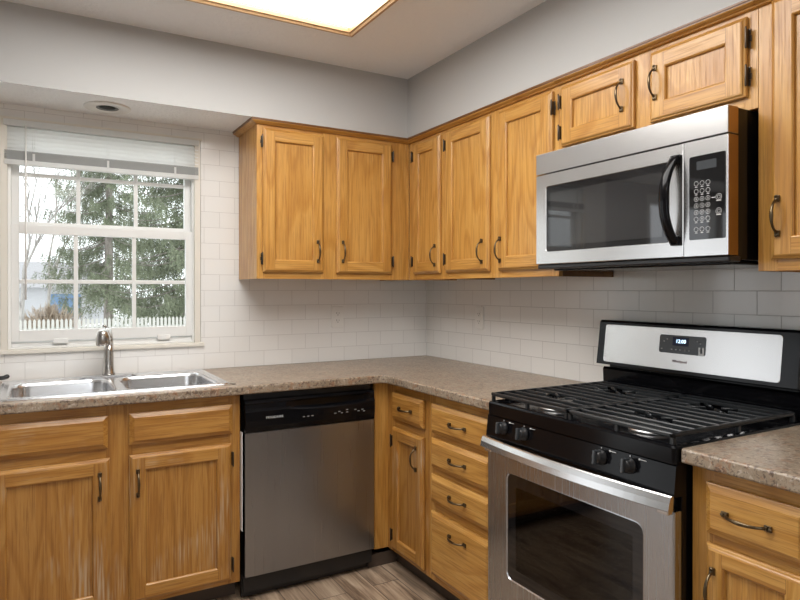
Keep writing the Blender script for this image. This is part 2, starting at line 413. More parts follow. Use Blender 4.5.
# ------------------------------------------------------------------ cabinet kit (local: x along the front, y=0 face, +y back)
FT = .0180   # door thickness
def door_frame(bm, W, H, fwid=.056, ft=FT):
    """frame and panel door, local x 0..W, z 0..H, back y=0, front y=-ft.  slots 0 = stiles, 1 = rails"""
    prof = [(0, 0), (0, -.008), (.002, -.0105), (.006, -.0125), (.009, -.0162), (.013, -ft)]
    inner = [(fwid, -ft), (fwid + .0025, -ft + .0012), (fwid + .005, -ft + .004), (fwid + .0055, -ft + .011)]
    def ring(i, y): return [Vector((i, y, i)), Vector((W - i, y, i)), Vector((W - i, y, H - i)), Vector((i, y, H - i))]
    def strip(P):
        vs = [[bm.verts.new(p) for p in ring(*q)] for q in P]
        for a, b in zip(vs, vs[1:]):
            for k in range(4):
                f = bm.faces.new((a[k], a[(k + 1) % 4], b[(k + 1) % 4], b[k])); f.material_index = 1 if k in (0, 2) else 0
        return vs
    a = strip(prof); strip(inner)
    e = prof[-1][0]; q = fwid
    def quad(x0, x1, z0, z1, mi):
        f = bm.faces.new([bm.verts.new((x, -ft, z)) for x, z in ((x0, z0), (x1, z0), (x1, z1), (x0, z1))]); f.material_index = mi
    quad(e, q, e, H - e, 0); quad(W - q, W - e, e, H - e, 0); quad(q, W - q, e, q, 1); quad(q, W - q, H - q, H - e, 1)
    f = bm.faces.new([bm.verts.new(p) for p in ring(0, 0)][::-1]); f.material_index = 0
    for x in (q, W - q):   # thin joint lines between stile and rail
        for z0, z1 in ((e, q), (H - q, H - e)): box(bm, x - .0004, x + .0004, -ft - .0001, -ft + .001, z0, z1, mi=2)
def pull(name, parent, x, y, z, vertical=True, L=.086):
    """arched antique brass pull with two square feet, standing off -y"""
    bm = bmesh.new(); h = L / 2
    pts = []; rad = []
    K = 14
    for k in range(K + 1):
        s = -1 + 2 * k / K
        out = .026 * (1 - abs(s) ** 2.6) ** .8 if abs(s) < 1 else 0
        pts.append((0, -.004 - out, s * (h + .002))); rad.append(.0036 + .0018 * (1 - min(1, abs(s) * 1.6)) + (.0012 if abs(s) > .9 else 0))
    tube(bm, pts, rad, 8, upv=(1, 0, 0), sx=.8)
    for s in (-1, 1):
        box(bm, -.0072, .0072, -.006, 0, s * h - .009 + s * .004, s * h + .009 + s * .004, .002)
        box(bm, -.0045, .0045, -.010, -.004, s * h - .003, s * h + .005, .0018)
        bmesh.ops.create_uvsphere(bm, u_segments=8, v_segments=6, radius=.0042, matrix=Matrix.Translation((0, -.006, s * (h + .010))))
    return obj(name, bm, 'brass', parent, (x, y, z), (0, 0 if vertical else PI / 2, 0))
def hinge(parent, x, z, side, L=.05):
    """face-frame hinge beside a door; side -1 = frame lies to the left of the door edge"""
    bm = bmesh.new(); q = side
    tube(bm, [(q * .001, -.0205, -L / 2 - .003), (q * .001, -.0205, -L / 2), (q * .001, -.0205, L / 2), (q * .001, -.0205, L / 2 + .003)], [.0015, .003, .003, .0015], 8, upv=(1, 0, 0))
    for za, zb, wd in ((-L / 2, -L / 6, .004), (-L / 6, L / 6, .0068), (L / 6, L / 2, .004)): box(bm, *sorted((-q * .0028, q * wd)), -.003, 0, za + .0006, zb - .0006, .0012)
    box(bm, *sorted((-q * .0030, q * .0006)), -.0185, -.001, -L / 2 + .003, L / 2 - .003, .0008)
    return obj('hinge', bm, 'hinge', parent, (x, .0005, z))
def add_door(cab, x0, x1, z0, z1, hinge_side, hx, hz, worn=False, hz_off=(.065, .065), hl=.056, fwid=.056, pull_L=.086):
    W, H = x1 - x0, z1 - z0
    mv, mh = ('oak_vw', 'oak_hw') if worn else ('oak_v', 'oak_h')
    bm = bmesh.new(); door_frame(bm, W, H, fwid); d = obj('door', bm, [mv, mh, 'oak_dark'], cab, (x0, -.0022, z0), recalc=True)
    bm = bmesh.new(); box(bm, fwid - .002, W - fwid + .002, -FT + .0112, -.002, fwid - .002, H - fwid + .002); obj('panel', bm, mv, d)
    pull('handle', d, hx - x0, -FT, hz - z0, True, pull_L)
    if hinge_side:
        ex = 0 if hinge_side < 0 else W
        for zz in (hz_off[0], H - hz_off[1]): hinge(d, ex + hinge_side * .004, zz, hinge_side, hl)
    return d
def drawer_front(cab, x0, x1, z0, z1, name='drawer', handle=True, worn=False, L=.094):
    W, H = x1 - x0, z1 - z0; bm = bmesh.new()
    prof = [(0, 0), (0, -.010), (.002, -.0115), (.017, -.0195), (.0175, -.0205), (.019, -.0205)]
    R = [[Vector((i, y, i)), Vector((W - i, y, i)), Vector((W - i, y, H - i)), Vector((i, y, H - i))] for i, y in prof]
    rings_loft(bm, R, 0, True, True)
    d = obj(name, bm, 'oak_hw' if worn else 'oak_h', cab, (x0, -.0022, z0))
    if handle: pull('handle', d, W / 2, -.0205, H / 2, False, L)
    return d
def face_frame(cab, W, z0, z1, stiles, rails, t=.019, worn=False):
    """stiles = [(x0,x1)], rails = [(x0,x1,z0,z1)]"""
    bm = bmesh.new()
    for a, b in stiles: box(bm, a, b, 0, t, z0, z1, .0006, 0, 1)
    for a, b, c, d in rails: box(bm, a, b, .0002, t, c, d, .0006, 1, 1)
    return obj('face_frame', bm, ['oak_vw', 'oak_hw'] if worn else ['oak_v', 'oak_h'], cab)
def carcass(cab, W, D, z0, z1, inset_bottom=0, kick=0, mat='oak_v'):
    bm = bmesh.new(); y0 = .019
    box(bm, 0, .016, y0, D, z0 + kick, z1); box(bm, W - .016, W, y0, D, z0 + kick, z1)
    box(bm, .016, W - .016, y0, D, z0 + kick + inset_bottom, z0 + kick + inset_bottom + .014)
    box(bm, .016, W - .016, D - .008, D, z0 + kick + inset_bottom + .014, z1)
    if not kick: box(bm, .016, W - .016, y0, D - .008, z1 - .014, z1)
    return obj('carcass', bm, mat, cab)
def top_trim(cab, x0, x1, zt, depth=None, end_left=False, m0=0.0, m1=0.0):
    """small crown: profile along the front, mitred at inner corner by m (shift of end with depth)"""
    prof = [(0, -.024), (-.008, -.0235), (-.012, -.022), (-.0135, -.019), (-.021, -.017), (-.028, -.0135), (-.030, -.011), (-.030, -.0065), (-.0325, -.006), (-.0325, -.0005), (0, -.0005)]
    bm = bmesh.new()
    a = [bm.verts.new((x0 + m0 * y, y, zt + z)) for y, z in prof]; b = [bm.verts.new((x1 + m1 * y, y, zt + z)) for y, z in prof]
    n = len(prof)
    for k in range(n): bm.faces.new((a[k], a[(k + 1) % n], b[(k + 1) % n], b[k])).material_index = int(k in (6, 7, 8))  # dark slot along the top paints the shadowed gap under the soffit
    bm.faces.new(a[::-1]); bm.faces.new(b)
    if end_left:   # return along the exposed side
        c = [bm.verts.new((x0 + y, y, zt + z)) for y, z in prof]; d = [bm.verts.new((x0 + y, depth, zt + z)) for y, z in prof]
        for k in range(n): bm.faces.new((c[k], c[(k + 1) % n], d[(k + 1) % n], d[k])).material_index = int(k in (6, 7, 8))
        bm.faces.new(c[::-1]); bm.faces.new(d)
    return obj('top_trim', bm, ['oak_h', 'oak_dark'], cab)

RZ = -PI / 2
ZU0, ZU1 = 1.3658, 2.124
DB, DT = 1.397, 2.0843
# --- upper cabinet, back wall (doors A, B)
x0 = -1.1493
c = thing('upper_cabinet', 'two door honey oak upper cabinet beside the window on the back wall', 'cabinet', (x0, -.305, 0))
def L(x): return x - x0
W = -.307 - x0
carcass(c, -x0 - .306, .303, ZU0, ZU1 - .001, .012)
face_frame(c, W, ZU0, ZU1 - .001, [(0, .040), (L(-.822), L(-.728)), (L(-.432), W)], [(.04, L(-.822), ZU0, DB + .015), (L(-.728), L(-.432), ZU0, DB + .015), (.04, L(-.822), DT - .015, ZU1 - .001), (L(-.728), L(-.432), DT - .015, ZU1 - .001)])
add_door(c, L(-1.122), L(-.810), DB, DT, -1, L(-.845), 1.503)
add_door(c, L(-.740), L(-.420), DB, DT, 1, L(-.709), 1.506)
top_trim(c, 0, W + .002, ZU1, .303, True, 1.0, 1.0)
# --- right wall uppers
def ucab(ya, yb, label, z0=ZU0, last=False):
    c = thing('upper_cabinet', label, 'cabinet', (-.305, ya, 0), RZ); c['w'] = 0; del c['w']
    W = ya - yb
    carcass(c, W, .303, z0, ZU1 - .001, .012, 0, 'oak_dark' if ya == -.6465 else 'oak_v')
    return c, W, (lambda y: ya - y)
c, W, Y = ucab(-.3055, -.6455, 'narrow one door oak upper cabinet in the inside corner')
face_frame(c, W, ZU0, ZU1 - .001, [(0, Y(-.378)), (Y(-.608), W)], [(Y(-.378), Y(-.608), ZU0, DB + .015), (Y(-.378), Y(-.608), DT - .015, ZU1 - .001)])
add_door(c, Y(-.366), Y(-.620), DB, DT, -1, Y(-.588), 1.486)
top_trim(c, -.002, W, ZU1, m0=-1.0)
c, W, Y = ucab(-.6465, -1.4285, 'two door oak upper cabinet between the corner cabinet and microwave')
face_frame(c, W, ZU0, ZU1 - .001, [(0, Y(-.684)), (Y(-1.000), Y(-1.087)), (Y(-1.391), W)], [(Y(-.684), Y(-1.0), ZU0, DB + .015), (Y(-.684), Y(-1.0), DT - .015, ZU1 - .001), (Y(-1.087), Y(-1.391), ZU0, DB + .015), (Y(-1.087), Y(-1.391), DT - .015, ZU1 - .001)])
add_door(c, Y(-.672), Y(-1.012), DB, DT, -1, Y(-.970), 1.486)
add_door(c, Y(-1.075), Y(-1.403), DB, DT, 1, Y(-1.098), 1.486)
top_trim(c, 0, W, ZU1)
c, W, Y = ucab(-1.4295, -2.1975, 'short two door oak cabinet directly above the microwave', 1.822)
z1 = 1.858
face_frame(c, W, 1.822, ZU1 - .001, [(0, Y(-1.465)), (Y(-1.775), Y(-1.863)), (Y(-2.157), W)], [(Y(-1.465), Y(-1.775), 1.822, z1 + .012), (Y(-1.465), Y(-1.775), DT - .012, ZU1 - .001), (Y(-1.863), Y(-2.157), 1.822, z1 + .012), (Y(-1.863), Y(-2.157), DT - .012, ZU1 - .001)])
add_door(c, Y(-1.451), Y(-1.787), z1, DT, -1, Y(-1.744), 1.975, hz_off=(.055, .055))
add_door(c, Y(-1.851), Y(-2.170), z1, DT, 1, Y(-1.876), 1.98, hz_off=(.058, .062))
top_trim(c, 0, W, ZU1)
c, W, Y = ucab(-2.1985, -2.56, 'tall oak upper cabinet at the right edge, past the microwave')
face_frame(c, W, ZU0, ZU1 - .001, [(0, Y(-2.252)), (Y(-2.508), W)], [(Y(-2.252), Y(-2.508), ZU0, DB + .015), (Y(-2.252), Y(-2.508), DT - .0, ZU1 - .001)])
add_door(c, Y(-2.240), Y(-2.52), DB, 2.100, 1, Y(-2.262), 1.512)
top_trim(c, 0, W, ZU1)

# --- base cabinets
HB = .876; FP = .600
DD = (.836, .714); BD = (.674, .105)
x0 = -2.227
c = thing('base_cabinet', 'two door oak sink base cabinet under the window, scuffed door panels', 'cabinet', (x0, -FP, 0))
W = -1.3135 - x0
def L(x): return x - x0
carcass(c, W, .595, 0, HB, 0, .10)
face_frame(c, W, .085, HB, [(0, .03), (L(-1.827), L(-1.733)), (L(-1.362), W)], [(.03, L(-1.827), .085, .117), (L(-1.733), L(-1.362), .085, .117), (.03, L(-1.827), .662, .726), (L(-1.733), L(-1.362), .662, .726), (.03, L(-1.827), .824, HB), (L(-1.733), L(-1.362), .824, HB)], worn=True)
drawer_front(c, L(-2.208), L(-1.821), DD[1], DD[0], 'false_drawer_front', False, True)
drawer_front(c, L(-1.746), L(-1.348), DD[1], DD[0], 'false_drawer_front', False, True)
add_door(c, L(-2.208), L(-1.814), BD[1], BD[0], -1, L(-1.850), .573, True, pull_L=.082)
add_door(c, L(-1.746), L(-1.352), BD[1], BD[0], 1, L(-1.716), .566, True, pull_L=.082)
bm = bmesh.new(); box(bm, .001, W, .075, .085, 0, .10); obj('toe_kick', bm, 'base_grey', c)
# corner base cabinet on the right run
ya = -FP - .0005
c = thing('base_cabinet', 'narrow oak corner base cabinet with one drawer over a worn door', 'cabinet', (-FP, ya, 0), RZ)
def Y(y): return ya - y
W = Y(-.966)
face_frame(c, W, .085, HB, [(0, Y(-.679)), (Y(-.923), W)], [(Y(-.679), Y(-.923), .085, .117), (Y(-.679), Y(-.923), .662, .726), (Y(-.679), Y(-.923), .824, HB)], worn=True)
carcass(c, W, .595, 0, HB, 0, .10)
bm = bmesh.new(); box(bm, -.0185, -.0005, -.0725, .018, .085, HB, .001); obj('corner_filler', bm, 'oak_v', c)   # faces the viewer beside the dishwasher
drawer_front(c, Y(-.665), Y(-.935), DD[1], DD[0], worn=True)
add_door(c, Y(-.668), Y(-.934), BD[1], BD[0], -1, Y(-.888), .575, True, fwid=.05)
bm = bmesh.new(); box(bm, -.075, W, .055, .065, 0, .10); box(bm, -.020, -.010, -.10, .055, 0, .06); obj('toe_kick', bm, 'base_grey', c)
# drawer base
ya = -.967
c = thing('base_cabinet', 'four drawer oak base cabinet left of the stove', 'cabinet', (-FP, ya, 0), RZ)
W = Y(-1.4325)
zs = [(.714, .836), (.570, .692), (.425, .541), (.118, .385)]
carcass(c, W, .595, 0, HB, 0, .10)
face_frame(c, W, .085, HB, [(0, Y(-1.012)), (Y(-1.39), W)], [(Y(-1.012), Y(-1.39), .085, .13), (Y(-1.012), Y(-1.39), .378, .435), (Y(-1.012), Y(-1.39), .53, .58), (Y(-1.012), Y(-1.39), .68, .724), (Y(-1.012), Y(-1.39), .824, HB)])
for i, (a, b) in enumerate(zs):
    d = drawer_front(c, Y(-1.0), Y(-1.402), a, b, handle=(i < 3))
    if i == 3: pull('handle', d, (Y(-1.402) - Y(-1.0)) / 2, -.0205, .21, False, .094)
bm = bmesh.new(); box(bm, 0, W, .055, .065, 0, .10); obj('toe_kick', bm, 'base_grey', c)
# right base
ya = -2.2035
c = thing('base_cabinet', 'oak base cabinet with one drawer and one door right of the stove', 'cabinet', (-FP, ya, 0), RZ)
W = Y(-2.53)
carcass(c, W, .595, 0, HB, 0, .10)
face_frame(c, W, .085, HB, [(0, Y(-2.262)), (Y(-2.48), W)], [(Y(-2.262), Y(-2.48), .085, .117), (Y(-2.262), Y(-2.48), .662, .726), (Y(-2.262), Y(-2.48), .824, HB)])
d = drawer_front(c, Y(-2.249), Y(-2.489), DD[1], .838, handle=False); pull('handle', d, .108, -.0205, .062, False, .094)
add_door(c, Y(-2.249), Y(-2.489), BD[1], .688, 1, Y(-2.272), .580, fwid=.045)
bm = bmesh.new(); box(bm, 0, W, .055, .065, 0, .10); obj('toe_kick', bm, 'base_grey', c)

# ------------------------------------------------------------------ countertops
CD = .6418
def counter(name, xs, ys, inside, label, rounded):
    bm = bmesh.new(); z0, z1 = .8765, .914
    V = {}
    def v(i, j, z):
        k = (i, j, z)
        if k not in V: V[k] = bm.verts.new((xs[i], ys[j], z))
        return V[k]
    cells = [(i, j) for i in range(len(xs) - 1) for j in range(len(ys) - 1) if inside((xs[i] + xs[i + 1]) / 2, (ys[j] + ys[j + 1]) / 2)]
    S = set(cells)
    for i, j in cells:
        bm.faces.new((v(i, j, z1), v(i + 1, j, z1), v(i + 1, j + 1, z1), v(i, j + 1, z1)))
        bm.faces.new((v(i, j, z0), v(i, j + 1, z0), v(i + 1, j + 1, z0), v(i + 1, j, z0)))
        for (di, dj), (a, b) in {(-1, 0): ((i, j + 1), (i, j)), (1, 0): ((i + 1, j), (i + 1, j + 1)), (0, -1): ((i, j), (i + 1, j)), (0, 1): ((i + 1, j + 1), (i, j + 1))}.items():
            if (i + di, j + dj) not in S: bm.faces.new((v(*a, z0), v(*b, z0), v(*b, z1), v(*a, z1)))
    fix(bm)
    if rounded:   # ease the inside corner, then roll the front edges
        e = [e for e in bm.edges if all(abs(q.co.x + CD) < 1e-4 and abs(q.co.y + CD) < 1e-4 for q in e.verts)]
        bmesh.ops.bevel(bm, geom=e, offset=.03, segments=5, profile=.5, affect='EDGES')
    def front(q): return abs(q.co.x + CD) < 1e-4 and q.co.y < -CD + .031 if not rounded else (abs(q.co.x + CD) < .032 and abs(q.co.y + CD) < .032) or (abs(q.co.x + CD) < 1e-4 and q.co.y < -CD + .01) or (abs(q.co.y + CD) < 1e-4 and q.co.x < -CD + .01)
    e = [e for e in bm.edges if len(e.link_faces) == 2 and all(front(q) for q in e.verts) and abs(e.verts[0].co.z - e.verts[1].co.z) < 1e-5 and (e.verts[0].co - e.verts[1].co).length > 1e-4 and abs(e.link_faces[0].normal.z) + abs(e.link_faces[1].normal.z) < 1.5]
    bmesh.ops.bevel(bm, geom=e, offset=.007, segments=4, profile=.5, affect='EDGES')
    return tag(obj(name, bm, 'laminate'), label, 'countertop')
SKX0, SKX1, SKY0, SKY1 = -2.165, -1.362, -.545, -.075
def ins(x, y):
    if SKX0 < x < SKX1 and SKY0 < y < SKY1: return False
    return y > -CD or x > -CD
counter('countertop', [-2.29, SKX0, SKX1, -CD, -.0015], [-1.4315, -CD, SKY0, SKY1, -.0015], ins, 'L-shaped mottled brown laminate countertop around the sink and corner', True)
counter('countertop', [-CD, -.0015], [-2.56, -2.2015], lambda x, y: True, 'short mottled brown laminate countertop right of the stove', False)

# ------------------------------------------------------------------ sink and faucet
sk = thing('kitchen_sink', 'double bowl stainless steel drop-in sink below the window', 'sink', (-1.764, -.31, .914))
bm = bmesh.new()
ox, oy = -1.764, -.31
X0, X1, Y0, Y1 = -2.183 - ox, -1.345 - ox, -.578 - oy, -.045 - oy
bowls = [(-2.146 - ox, -1.786 - ox), (-1.744 - ox, -1.384 - ox)]; by0, by1 = -.545 - oy, -.145 - oy
# rim plate as grid with the two bowl openings
gx = [X0, bowls[0][0], bowls[0][1], bowls[1][0], bowls[1][1], X1]; gy = [Y0, by0, by1, Y1]
for i in range(5):
    for j in range(3):
        if j == 1 and i in (1, 3): continue
        box(bm, gx[i], gx[i + 1], gy[j], gy[j + 1], .0005, .0045)
bmesh.ops.remove_doubles(bm, verts=bm.verts[:], dist=1e-5)
# raised bead round the rim
R = []
for ins_, z in ((-.003, .0005), (-.001, .005), (.004, .0075), (.010, .0068), (.014, .004)):
    R.append([(x, y, z) for x, y in rrect(X0 + ins_, X1 - ins_, Y0 + ins_, Y1 - ins_, .035)])
rings_loft(bm, R, 0, False, smooth=True)
obj('rim', bm, 'steel_bright', sk)
for a, b in bowls:
    bm = bmesh.new(); R = []
    for ins_, z, r in ((-.012, .0046, .06), (-.004, .0052, .065), (.001, .001, .065), (.004, -.012, .065), (.010, -.13, .06), (.022, -.155, .055), (.05, -.165, .045)):
        R.append([(x, y, z) for x, y in rrect(a + ins_, b - ins_, by0 + ins_, by1 - ins_, r, 7)])
    rings_loft(bm, R, 0, True, smooth=True)
    bo = obj('bowl', bm, 'steel_bright', sk, recalc=False)
    bm = bmesh.new(); lathe(bm, [(.045, 0), (.043, .003), (.034, .002), (.03, -.001), (.001, -.001)], 24, Matrix.Translation(((a + b) / 2, (by0 + by1) / 2, -.165)), capends=False); obj('drain', bm, 'nickel', bo)
# faucet
fa = thing('kitchen_faucet', 'brushed nickel pull-down faucet between the sink bowls', 'faucet', (-1.772, -.098, .9192))
bm = bmesh.new()
slabpts = [[(x, y, z) for x, y in rrect(-.118 + i, .118 - i, -.028 + i, .028 - i, .0279 - i * .9, 8)] for i, z in ((0, 0), (0, .004), (.004, .008), (.012, .010))]
rings_loft(bm, slabpts, 0, True, True, smooth=False); obj('deck_plate', bm, 'steel_bright', fa)
bm = bmesh.new()
lathe(bm, [(.027, .009), (.027, .016), (.023, .022), (.0215, .06), (.0205, .11), (.0195, .15)], 24, capends=True)
obj('body', bm, 'nickel', fa)
bm = bmesh.new()
P = [(.0, 0, .13)] ; Rr = [.0195]
for k in range(0, 13):
    a = PI * k / 12 * .80
    P.append((-.02 * (k / 12) ** 1.2, -.055 + .055 * math.cos(a), .165 + .045 * math.sin(a))); Rr.append(.0195 - .004 * k / 12)
tube(bm, P, Rr, 16, upv=(1, 0, 0)); obj('spout', bm, 'nickel', fa)
e = Vector(P[-1])
bm = bmesh.new(); lathe(bm, [(.014, .040), (.022, .030), (.029, .005), (.031, -.018), (.0305, -.024), (.023, -.0245), (.001, -.0235)], 24, Matrix.Translation((e.x - .012, e.y - .012, e.z - .012)) @ Matrix.Rotation(.18, 4, 'X') @ Matrix.Rotation(-.1, 4, 'Y')); obj('spray_head', bm, 'nickel', fa)
bm = bmesh.new()
tube(bm, [(0, -.028, .205), (-.008, -.034, .222), (-.016, -.044, .230), (-.026, -.058, .234)], [.010, .008, .006, .0045], 10, upv=(1, 0, 0)); obj('lever_handle', bm, 'nickel', fa)
# clip on the rim corner + black object at the sink's far left
bm = bmesh.new(); box(bm, -.012, .012, -.006, .006, 0, .006, .002)
tag(obj('sink_clip', bm, 'nickel', None, (-1.337, -.578, .9143), (0, 0, -.5)), 'small metal clip on the countertop at the right front sink corner', 'clip')
bm = bmesh.new(); tube(bm, [(-.075, -.002, .012), (-.03, .0, .015), (0, 0, .017), (.014, .002, .022), (.02, .003, .026)], [.008, .008, .009, .010, .006], 12); box(bm, -.12, -.07, -.016, .014, .001, .024, .005)
tag(obj('dish_brush', bm, 'black_plastic', None, (-2.178, -.075, .9215)), 'black dish brush handle lying on the left rear sink rim', 'brush')

# ------------------------------------------------------------------ dishwasher
dw = thing('dishwasher', 'stainless steel dishwasher with black control strip under the counter', 'dishwasher', (-1.302, -.610, 0))
bm = bmesh.new(); box(bm, .004, .608, .012, .58, .09, .868); obj('tub', bm, 'black_plastic', dw)
bm = bmesh.new(); slab(bm, .002, .612, .105, .712, .011, -.020, .003, 0, .002); box(bm, .002, .006, -.0195, .010, .107, .71); obj('door', bm, 'steel_dark', dw)
bm = bmesh.new()
# curved control strip with hand pocket
Wd = .611; K = 24
def pocket(x):   # lower lip of the recess: a shallow smile across the right part
    u = (x - .19) / (.60 - .19)
    return 0 if u < 0 or u > 1 else math.sin(PI * u) ** .8
secs = []
for k in range(K + 1):
    x = .002 + (Wd - .002) * k / K; d = pocket(x)
    secs.append([(x, .011, .714), (x, -.022, .714), (x, -.027, .735), (x, -.029, .76), (x, -.029, .800 - .012 * d), (x, -.026 + .0 * d, .806 - .012 * d), (x, -.024 + .020 * d, .812 - .010 * d), (x, -.023 + .021 * d, .828), (x, -.024, .836), (x, -.020, .846), (x, .011, .848)])
rings_loft(bm, secs, 0, True, True)
for f in bm.faces: f.smooth = False
cs = obj('control_panel', bm, 'black', dw)
text('lettering', 'FRIGIDAIRE', .0135, 'print_white', cs, (.128, -.0294, .771), FR, width=.075)
bm = bmesh.new()
bm.free()
for x in (.255, .275, .295):
    bm = bmesh.new(); box(bm, x, x + .010, -.0298, -.0286, .757, .761); obj('option_mark', bm, 'print_grey', cs)
bm = bmesh.new()
bm.free()
for x, z in ((.405, .757), (.425, .763), (.437, .756), (.463, .768), (.463, .757), (.505, .765), (.521, .757), (.541, .762), (.549, .754)):
    bm = bmesh.new(); box(bm, x, x + .010, -.0298, -.0286, z, z + .004); obj('cycle_mark', bm, 'print_grey', cs)
bm = bmesh.new(); box(bm, .0, .605, .03, .045, .004, .098, .002); box(bm, .0, .61, .0, .012, .035, .102, .002); obj('toe_panel', bm, 'black_plastic', dw)
bm = bmesh.new(); box(bm, -.0085, -.0045, -.008, .02, .30, .715, .001); obj('insulation_edge', bm, 'white_plastic', dw)['label'] = 'pale insulation strip in the side gap'

# ------------------------------------------------------------------ gas range (local y=0 at world x=-.60)
rg = thing('gas_range', 'stainless and black gas range with cast iron grates and backguard', 'stove', (-.600, -1.4365, 0), RZ)
RW = .760
bm = bmesh.new(); box(bm, .002, RW - .002, -.030, .560, .03, .895, .003)
for x in (.04, RW - .04):
    for y in (.02, .52): lathe(bm, [(.018, 0), (.018, .031)], 12, Matrix.Translation((x, y, 0)))
obj('body', bm, 'black', rg)
bm = bmesh.new()   # cooktop: raised rim round a sunken tray
R = []
for i, z in ((0, .872), (0, .912), (.003, .918), (.012, .920), (.020, .918), (.032, .908), (.06, .906)):
    R.append([(x, y, z) for x, y in rrect(0 + i, RW - i, -.058 + i, .535 - i, .012)])
rings_loft(bm, R, 0, True, True); obj('cooktop', bm, 'black', rg)
bm = bmesh.new()   # front control fascia
secs = [[(x, y, z) for y, z in ((-.03, .790), (-.058, .790), (-.064, .797), (-.056, .868), (-.050, .871), (-.03, .871))] for x in (.0, RW)]
rings_loft(bm, secs, 0, True, True); cp = obj('control_fascia', bm, 'black', rg)
for i, kx in enumerate((.093, .196, .523, .622)):
    y = -.061; bm = bmesh.new()
    T = Matrix.Translation((kx, y, .838)) @ Matrix.Rotation(PI / 2 - .1, 4, 'X')
    lathe(bm, [(.0215, -.001), (.0215, .004), (.018, .007), (.0165, .020), (.015, .023), (.001, .024)], 24, T)
    kb = obj('knob', bm, 'black_plastic', rg)
    bm = bmesh.new(); t_ = bmesh.new(); box(t_, -.005, .005, -.019, .020, .006, .034, .003)
    t_.transform(T); add(bm, t_); obj('grip', bm, 'slate', kb)
for kx in (.093, .196, .523, .622):
    bm = bmesh.new(); box(bm, kx + .030, kx + .052, -.0602, -.0588, .861, .8625); bmesh.ops.create_uvsphere(bm, u_segments=8, v_segments=5, radius=.0028, matrix=Matrix.Translation((kx + .030, -.0592, .8615)))
    obj('burner_mark', bm, 'print_white', cp)
    bm = bmesh.new(); box(bm, kx - .001, kx + .001, -.0602, -.0588, .862, .866); obj('pointer_mark', bm, 'print_white', cp)
# oven door with window
dz0, dz1 = .205, .752
wx0, wx1, wz0, wz1 = .104, .668, .325, .694
bm = bmesh.new()
def orr(ins, y, x0=.003, x1=RW - .003, z0=dz0, z1=dz1, r=.004): return [(x, y, z) for x, z in rrect(x0 + ins, x1 - ins, z0 + ins, z1 - ins, r, 5)]
def wrr(ins, y): return [(x, y, z) for x, z in rrect(wx0 + ins, wx1 - ins, wz0 + ins, wz1 - ins, .028 - ins, 5)]
rings_loft(bm, [orr(0, -.031), orr(0, -.056), orr(.004, -.060), wrr(0, -.060), wrr(.003, -.0605), wrr(.006, -.056), wrr(.006, -.031)], 0, False)
od = obj('oven_door', bm, 'steel_oven', rg)
bm = bmesh.new()   # glass with a black printed border
rings_loft(bm, [wrr(.005, -.0555), wrr(.006, -.0565), [(x, -.0565, z) for x, z in rrect(wx0 + .047, wx1 - .040, wz0 + .045, wz1 - .045, .006, 5)]], 0, False, False)
obj('window_border', bm, 'black_glass', od)
bm = bmesh.new(); box(bm, wx0 + .046, wx1 - .039, -.0564, -.0535, wz0 + .044, wz1 - .044); obj('window_pane', bm, 'oven_glass', od)
bm = bmesh.new()   # cavity seen through the pane
rings_loft(bm, [[(x, y, z) for x, z in ((wx0 + .03, wz0 + .03), (wx1 - .03, wz0 + .03), (wx1 - .03, wz1 - .03), (wx0 + .03, wz1 - .03))] for y in (-.050, -.0315)], 0, True); obj('oven_cavity', bm, 'oven_cavity', rg, recalc=False)
bm = bmesh.new()
for z in (.585, .50, .42): tube(bm, [(wx0 + .05, -.046, z), (wx1 - .05, -.046, z)], .0015, 6)
obj('oven_rack', bm, 'rack', rg)
# bowed bar handle
bm = bmesh.new(); secs = []
for k in range(25):
    s = -1 + 2 * k / 24; x = RW / 2 + s * .382; y = -.082 - .026 * (1 - s * s); z = .779 - .0 * s
    secs.append([(x, y + .012, z - .019), (x, y - .003, z - .021), (x, y - .007, z - .018), (x, y - .003, z), (x, y + .003, z + .015), (x, y + .007, z + .018), (x, y + .014, z + .017)])
rings_loft(bm, secs, 0, True, True, smooth=False)
for s in (-1, 1): box(bm, RW / 2 + s * .355 - .018, RW / 2 + s * .355 + .018, -.078, -.056, .745, .787, .003)
obj('door_handle', bm, 'steel_h', od)
# storage drawer
bm = bmesh.new(); slab(bm, .003, RW - .003, .045, .196, -.031, -.056, .004, 0, .003)
secs = [[(x, y, z) for y, z in ((-.054, .176), (-.066, .180), (-.072, .190), (-.070, .199), (-.054, .200))] for x in (.004, RW - .004)]
rings_loft(bm, secs, 0, True, True); obj('storage_drawer', bm, 'steel', rg)
# burners
for bx, by, r in ((.19, .10, .045), (.57, .10, .05), (.19, .385, .036), (.57, .385, .040), ):
    bm = bmesh.new(); lathe(bm, [(r + .018, .9055), (r + .018, .911), (r + .006, .917), (r, .919), (.001, .919)], 28, Matrix.Translation((bx, by, 0))); bb = obj('burner', bm, 'aluminium', rg)
    bm = bmesh.new(); lathe(bm, [(r - .002, .919), (r, .922), (r, .927), (r - .004, .930), (.001, .931)], 28, Matrix.Translation((bx, by, 0))); obj('burner_cap', bm, 'black_matte', bb)
